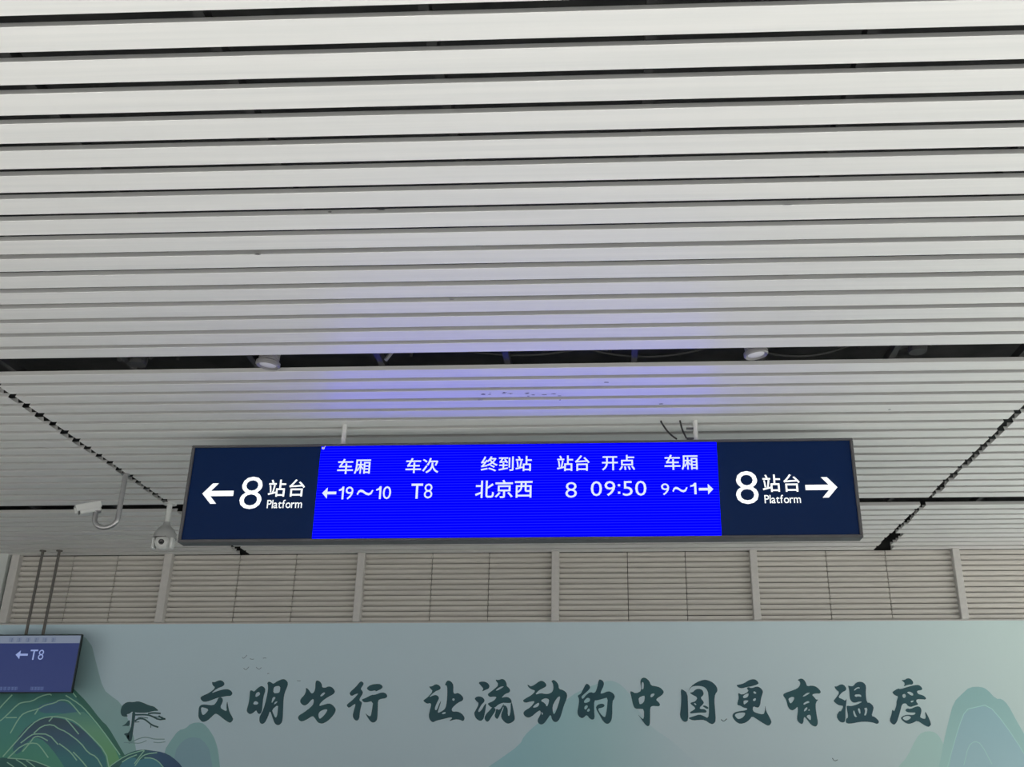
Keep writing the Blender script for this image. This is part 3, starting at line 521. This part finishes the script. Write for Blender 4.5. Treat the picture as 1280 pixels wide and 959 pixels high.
XL0 = (at_y(240, 557.5, YS).x+at_y(221.5, 679, YS).x)/2; XR0 = (at_y(1065.5, 546.5, YS).x+at_y(1079.8, 672, YS).x)/2
ZT0 = (at_y(240, 557.5, YS).z+at_y(1065.5, 546.5, YS).z)/2; ZB0 = (at_y(222, 678.5, YS).z+at_y(1079.5, 671.5, YS).z)/2
D = .10; T = .018
sign = empty('platform_sign', ((XL0+XR0)/2, YS, ZB0), 'long hanging platform sign with a blue departure display between two navy panels', 'sign')
MB().box((XL0+.004, YS+.022, ZB0+.004), (XR0-.004, YS+D, ZT0-.004), .004).build('housing', frame_m, sign)
for a, bb in (((XL0, YS, ZT0-T*.8), (XR0, YS+D-.01, ZT0)), ((XL0, YS, ZB0), (XR0, YS+D-.01, ZB0+T))):
    MB().box(a, bb, .003).build('frame_rail', frame_m, sign)
for a, bb in (((XL0, YS, ZB0+T), (XL0+T, YS+D-.01, ZT0-T*.8)), ((XR0-T, YS, ZB0+T), (XR0, YS+D-.01, ZT0-T*.8))):
    MB().box(a, bb, .003).build('frame_rail', frame_m, sign)
YP = YS+.012
XA = (at_y(402, 558, YP).x+at_y(390.5, 672, YP).x)/2; XB = (at_y(894.5, 553, YP).x+at_y(902.3, 667, YP).x)/2
lp = MB().box((XL0+T, YP, ZB0+T), (XA, YS+.022, ZT0-T*.8)).build('side_panel', navy_m, sign); lp['label'] = 'navy left panel with arrow and figure eight'
rp_ = MB().box((XB, YP, ZB0+T), (XR0-T, YS+.022, ZT0-T*.8)).build('side_panel', navy_m, sign); rp_['label'] = 'navy right panel with figure eight and arrow'
led = MB().box((XA, YP-.006, ZB0+T+.002), (XB, YS+.022, ZT0-T*.8-.002)).build('led_screen', led_m, sign); led['label'] = 'bright blue display with two rows of white text'
YT = YP-.002
words('arrow', '<', (252.9, 291.8, 604.3, 629.8), YT, white_lit, lp)
words('numeral', '8', (300.5, 327.8, 596, 636.5), YT, white_lit, lp)
words('lettering', '站台', (335.5, 381.2, 599.4, 621), YT, white_lit, lp, adv=1060)
words('lettering', 'Platform', (333.8, 377.6, 624.8, 635.4), YT, white_lit, lp, gap=45)
words('numeral', '8', (919.5, 947.7, 589, 630.2), YT, white_lit, rp_)
words('lettering', '站台', (953, 999.8, 593, 615), YT, white_lit, rp_, adv=1060)
words('lettering', 'Platform', (955.6, 1001, 618.6, 629.2), YT, white_lit, rp_, gap=45)
words('arrow', '>', (1006.7, 1046.8, 596.6, 622.2), YT, white_lit, rp_)
YL = YP-.008
for t, bx in (('车厢', (422, 463.2, 573.6, 592.6)), ('车次', (507.2, 548.3, 572.6, 591.6)), ('终到站', (601.2, 664.6, 570.4, 589.2)), ('站台', (696.3, 737, 569.4, 588.8)), ('开点', (752.4, 793.8, 569, 588)), ('车厢', (830.6, 872.2, 568.4, 587.4)),
              ('北京西', (594, 665.5, 600, 622.6))):
    words('lettering', t, bx, YL, led_text, led, adv=1000)
for t, bx, gp in ((['l<'], (402.7, 420.3, 609.4, 623.4), 0), (['n1', 'n9'], (423.4, 441.5, 608.4, 624.4), 90), (['~'], (446, 466.5, 612, 619.5), 0), (['n1', 'n0'], (470, 488.8, 608, 624), 90), (['T', '8'], (514, 540.5, 604.6, 623.4), 70),
                  (['8'], (706.8, 721, 602.8, 622.2), 0), (['n0', 'n9', ':', 'n5', 'n0'], (738.5, 808, 601.4, 620), 100),
                  (['n9'], (826.4, 836.5, 604.4, 619), 0), (['~'], (840.5, 859.5, 608.6, 615.6), 0), (['n1'], (863, 870.5, 603.8, 618), 0), (['l>'], (873.5, 891.6, 605, 618.2), 0)):
    words('lettering', t, bx, YL, led_text, led, gap=gp)
pipe_m = mat('white_painted_pipe', (.62, .63, .62, 1), .4)
for px, py in ((431, 540), (869, 535)):
    p = at_y(px, py, YS+.07)
    m = MB().tube([(p.x, YS+.06, ZT0-.01), (p.x, YS+.06, CZ+.05)], .015, 14).lathe([(0, .012), (.036, .012), (.036, .0), (0, 0)], (p.x, YS+.06, ZT0-.001), 16)
    m.build('hanger', pipe_m, sign, True)
p = at_y(869, 535, YS+.06)
for h in (.02, .085): MB().box((p.x-.055, YS+.05, ZT0+h), (p.x-.012, YS+.062, ZT0+h+.012)).build('bracket', frame_m, sign)
cable_m = mat('black_cable', (.02, .02, .022, 1), .5)
for pl in ([(826, 527), (833, 538), (840, 545), (846, 549)], [(850, 526), (852.5, 537), (858, 548)]):
    q = [at_y(a, c, YS+.05) for a, c in chaikin(pl, 2, False)]; q[0] = q[0]+Vector((0, 0, .03))
    MB().tube(q, .0055, 8).build('cable', cable_m, sign, True)
p = at_y(404, 560.5, YS-.004)
MB().lathe([(0, -.008), (.008, -.006), (.010, 0), (.008, .006), (0, .008)], p, 12).tube([p, p+Vector((.012, .01, .02)), p+Vector((.045, .05, .045))], .0035, 8).build('corner_clip', mat('white_clip', (.75, .76, .8, 1), .4), sign, True)

# ------------------------------------------------------------------ downlights in the slot
rim_m = mat('white_lamp_rim', (.22, .22, .225, 1), .4)
lens_m = mat('frosted_lens', (.72, .73, .76, 1), .2)
fin_m = mat('lamp_housing', (.30, .30, .31, 1), .4)
def downlight(px, py, label, tilt):
    c = at_z(px, py, CZ+.012)
    root = empty('downlight', c, label, 'downlight', 'downlights in the ceiling slot')
    ax = Vector(tilt).normalized()
    MB().lathe([(.044, -.004), (.058, -.012), (.064, -.006), (.064, .012), (.050, .022), (.048, .022)], c, 28, ax).build('rim', rim_m, root, True)
    MB().lathe([(0, -.010), (.025, -.009), (.044, -.004), (.044, .002), (0, .002)], c, 24, ax).build('lens', lens_m, root, True)
    m = MB()
    for k in range(5): m.lathe([(0, .020+.012*k), (.054, .020+.012*k), (.054, .026+.012*k), (.046, .026+.012*k), (.046, .032+.012*k), (0, .032+.012*k)], c, 24, ax)
    m.build('housing', fin_m, root)
downlight(335, 455.5, 'round white downlight in the ceiling slot left of the sign', (.10, -.05, 1))
downlight(945, 442.5, 'round white downlight in the ceiling slot above the right navy panel', (-.14, -.05, 1))

# ------------------------------------------------------------------ cameras left of the sign
YC = 6.60
steel_m = mat('brushed_steel', (.42, .42, .43, 1), .30, .75)
cw_m = mat('camera_shell', (.66, .68, .67, 1), .4); glass_m = mat('dark_glass', (.008, .008, .01, 1), .12)
pt = at_y(156.8, 594, YC); pb = at_y(147.5, 648, YC); px_ = (pt.x+pb.x)/2
root = empty('bullet_camera', (px_, YC, pb.z), 'white box camera on a hooked steel pole hanging left of the sign', 'camera', 'surveillance cameras left of the sign')
R = .5*(px_-at_y(118, 650, YC).x); zc = at_y(132, 648, YC).z
path = [(px_, YC, CZ+.03), (px_, YC, zc+.15), (px_, YC, zc)] + [(px_-R+R*math.cos(a), YC, zc-R*.82*math.sin(a)) for a in [math.pi*k/10 for k in range(1, 11)]] + [(px_-2*R, YC, zc+.045)]
MB().tube(path, .0175, 14).build('pole', steel_m, root, True)
MB().lathe([(0, .0), (.03, .0), (.03, .01), (0, .01)], (px_, YC, CZ-.006), 18).build('flange', steel_m, root)
top = Vector((px_-2*R, YC, zc+.045))
MB().lathe([(0, 0), (.034, 0), (.034, .022), (.02, .03), (0, .03)], top, 16).box(top+Vector((-.02, -.02, .025)), top+Vector((.02, .02, .055))).build('bracket', fin_m, root)
axis = Vector((-.74, -.52, -.34)).normalized(); side = axis.cross(Vector((0, 0, 1))).normalized(); upv = side.cross(axis)
rm = Matrix((axis, side, upv)).transposed(); cc = at_y(110.8, 636, YC-.03)
def obox(m, a, b_, bev=.006): return m.box(cc+Vector(a), cc+Vector(b_), bev, rm, cc)
hb = obox(MB(), (-.075, -.034, -.032), (.062, .034, .030)).build('body', cw_m, root)
obox(obox(obox(MB(), (-.08, -.040, .030), (.085, .040, .036), .002), (-.08, .034, -.01), (.085, .040, .032), .002), (-.08, -.040, -.01), (.085, -.034, .032), .002).build('sunshield', cw_m, root)
obox(MB(), (.060, -.028, -.026), (.066, .028, .026), .002).build('window', glass_m, root)

YD = 7.34
pt = at_y(213, 629, YD); xd = (pt.x+at_y(207.5, 660, YD).x)/2
zl = at_y(205, 678, YD).z
root = empty('dome_camera', (xd, YD, zl), 'white dome camera on a short pole beside the sign lower left corner', 'camera', 'surveillance cameras left of the sign')
MB().tube([(xd, YD, zl+.13), (xd, YD, CZ+.03)], .020, 16).build('pole', cw_m, root, True)
MB().lathe([(0, .01), (.05, .01), (.05, .0), (0, 0)], (xd, YD, CZ-.01), 18).build('flange', cw_m, root)
MB().lathe([(.022, .16), (.030, .13), (.058, .105), (.080, .070), (.087, .040), (.087, .028), (.070, .028), (.070, .034), (.0, .034)], (xd, YD, zl), 28).build('shroud', mat('camera_shroud', (.40, .41, .41, 1), .45), root, True)
c = Vector((xd-.004, YD-.005, zl))
m = MB().lathe([(.0, -.062), (.030, -.056), (.052, -.034), (.062, 0), (.054, .032), (.03, .05), (0, .05)], c, 24)
m.box(c+Vector((-.082, -.03, -.055)), c+Vector((-.058, .03, .045)), .008).box(c+Vector((.058, -.03, -.055)), c+Vector((.082, .03, .045)), .008)
m.build('head', cw_m, root, True)
lx = Vector((.22, -1, -.20)).normalized(); lc = c+lx*.055
MB().lathe([(0, .0), (.019, .0), (.021, .004), (.021, .010), (.016, .011), (0, .009)], lc, 20, lx).build('lens', glass_m, root)
MB().lathe([(.022, .0), (.032, .0), (.032, .008), (.022, .010)], lc, 20, lx).build('lens_ring', cw_m, root)
MB().box(c+Vector((-.05, -.075, .028)), c+Vector((.05, -.02, .036)), .003).build('visor', fin_m, root)

# ------------------------------------------------------------------ small hanging screen at the left edge
YV = 8.78
xr = (at_y(102.2, 793, YV).x+at_y(90.5, 866, YV).x)/2; zt_ = at_y(60, 793.2, YV).z; zb_ = at_y(60, 866.5, YV).z
Hh = zt_-zb_; x0 = xr-Hh*1.66
tv = empty('hanging_screen', ((x0+xr)/2, YV, zb_), 'small blue departure screen hung on two thin poles at the left edge', 'screen')
tvm = mat('screen_bezel', (.014, .03, .032, 1), .4)
MB().box((x0, YV+.006, zb_), (xr, YV+.026, zt_), .003).build('housing', tvm, tv)
bz = .010
for a, bb in (((x0, YV, zt_-bz), (xr, YV+.02, zt_)), ((x0, YV, zb_), (xr, YV+.02, zb_+bz)), ((x0, YV, zb_+bz), (x0+bz, YV+.02, zt_-bz)), ((xr-bz*1.2, YV, zb_+bz), (xr, YV+.02, zt_-bz))):
    MB().box(a, bb, .002).build('bezel', tvm, tv)
zh = at_y(60, 804.2, YV).z
scm = mat('screen_blue', (.004, .006, .02, 1), .3, emit=lin(40, 54, 106), estr=.8)
scr = MB().box((x0+bz, YV+.003, zb_+bz), (xr-bz, YV+.006, zh)).build('display', scm, tv)
hdr = MB().box((x0+bz, YV+.003, zh), (xr-bz, YV+.006, zt_-bz)).build('header', mat('screen_header', (.02, .02, .025, 1), .3, emit=lin(122, 134, 154), estr=.8), tv)
tw = mat('screen_text', (.02, .02, .02, 1), .4, emit=lin(140, 156, 205), estr=1.0); td = mat('screen_dark_text', (.02, .02, .02, 1), .4, emit=lin(84, 98, 128), estr=.8)
tf = mat('screen_faint_text', (.02, .02, .02, 1), .4, emit=lin(86, 104, 150), estr=.8)
YX = YV+.0015
words('lettering', ['l<'], (19.5, 34.8, 813.2, 824), YX, tw, scr); words('lettering', ['T', '8'], (37.4, 54.6, 812.3, 825), YX, tw, scr, gap=80)
def blot(x, y, w, h, m, parent, seed):
    rr = random.Random(seed); mb = MB(); a0 = at_y(x-w/2, y-h/2, YX); a1 = at_y(x+w/2, y+h/2, YX); W_, H_ = a1.x-a0.x, a0.z-a1.z
    for k in range(3): z = a1.z+H_*(.12+.36*k); mb.add([(a0.x+W_*rr.uniform(0, .15), YX, z), (a1.x-W_*rr.uniform(0, .15), YX, z), (a1.x, YX, z+H_*.15), (a0.x, YX, z+H_*.15)], [(0, 1, 2, 3)])
    xm = a0.x+W_*rr.uniform(.3, .6); mb.add([(xm, YX-.0003, a1.z), (xm+W_*.15, YX-.0003, a1.z), (xm+W_*.15, YX-.0003, a0.z), (xm, YX-.0003, a0.z)], [(0, 1, 2, 3)])
    mb.build('lettering', m, parent)
for k, x in enumerate((14.2, 24, 35, 45.7, 56, 66.9)): blot(x, 800.2, 5.2, 5.2, td, hdr, k)
for k, x in enumerate((-4, 1, 6, 11, 16, 20, 40, 44.5, 48.5, 52.5)): blot(x, 861, 3.6, 4.4, tf, scr, 20+k)
pole_m = mat('brown_grey_pole', (.13, .125, .115, 1), .5)
for (a, b_) in ((53.2, 32.5), (73.3, 54.3)):
    xp = (at_y(a, 695, YV+.045).x+at_y(b_, 789, YV+.045).x)/2
    MB().tube([(xp, YV+.045, zb_+.1), (xp, YV+.045, CZ+.03)], .0125, 12).lathe([(0, .008), (.028, .008), (.028, 0), (0, 0)], (xp, YV+.045, CZ-.008), 16).build('pole', pole_m, tv, True)
MB().box((x0+.2, YV+.026, zb_+.12), (xr-.2, YV+.044, zb_+.30), .004).build('mount_plate', frame_m, tv)
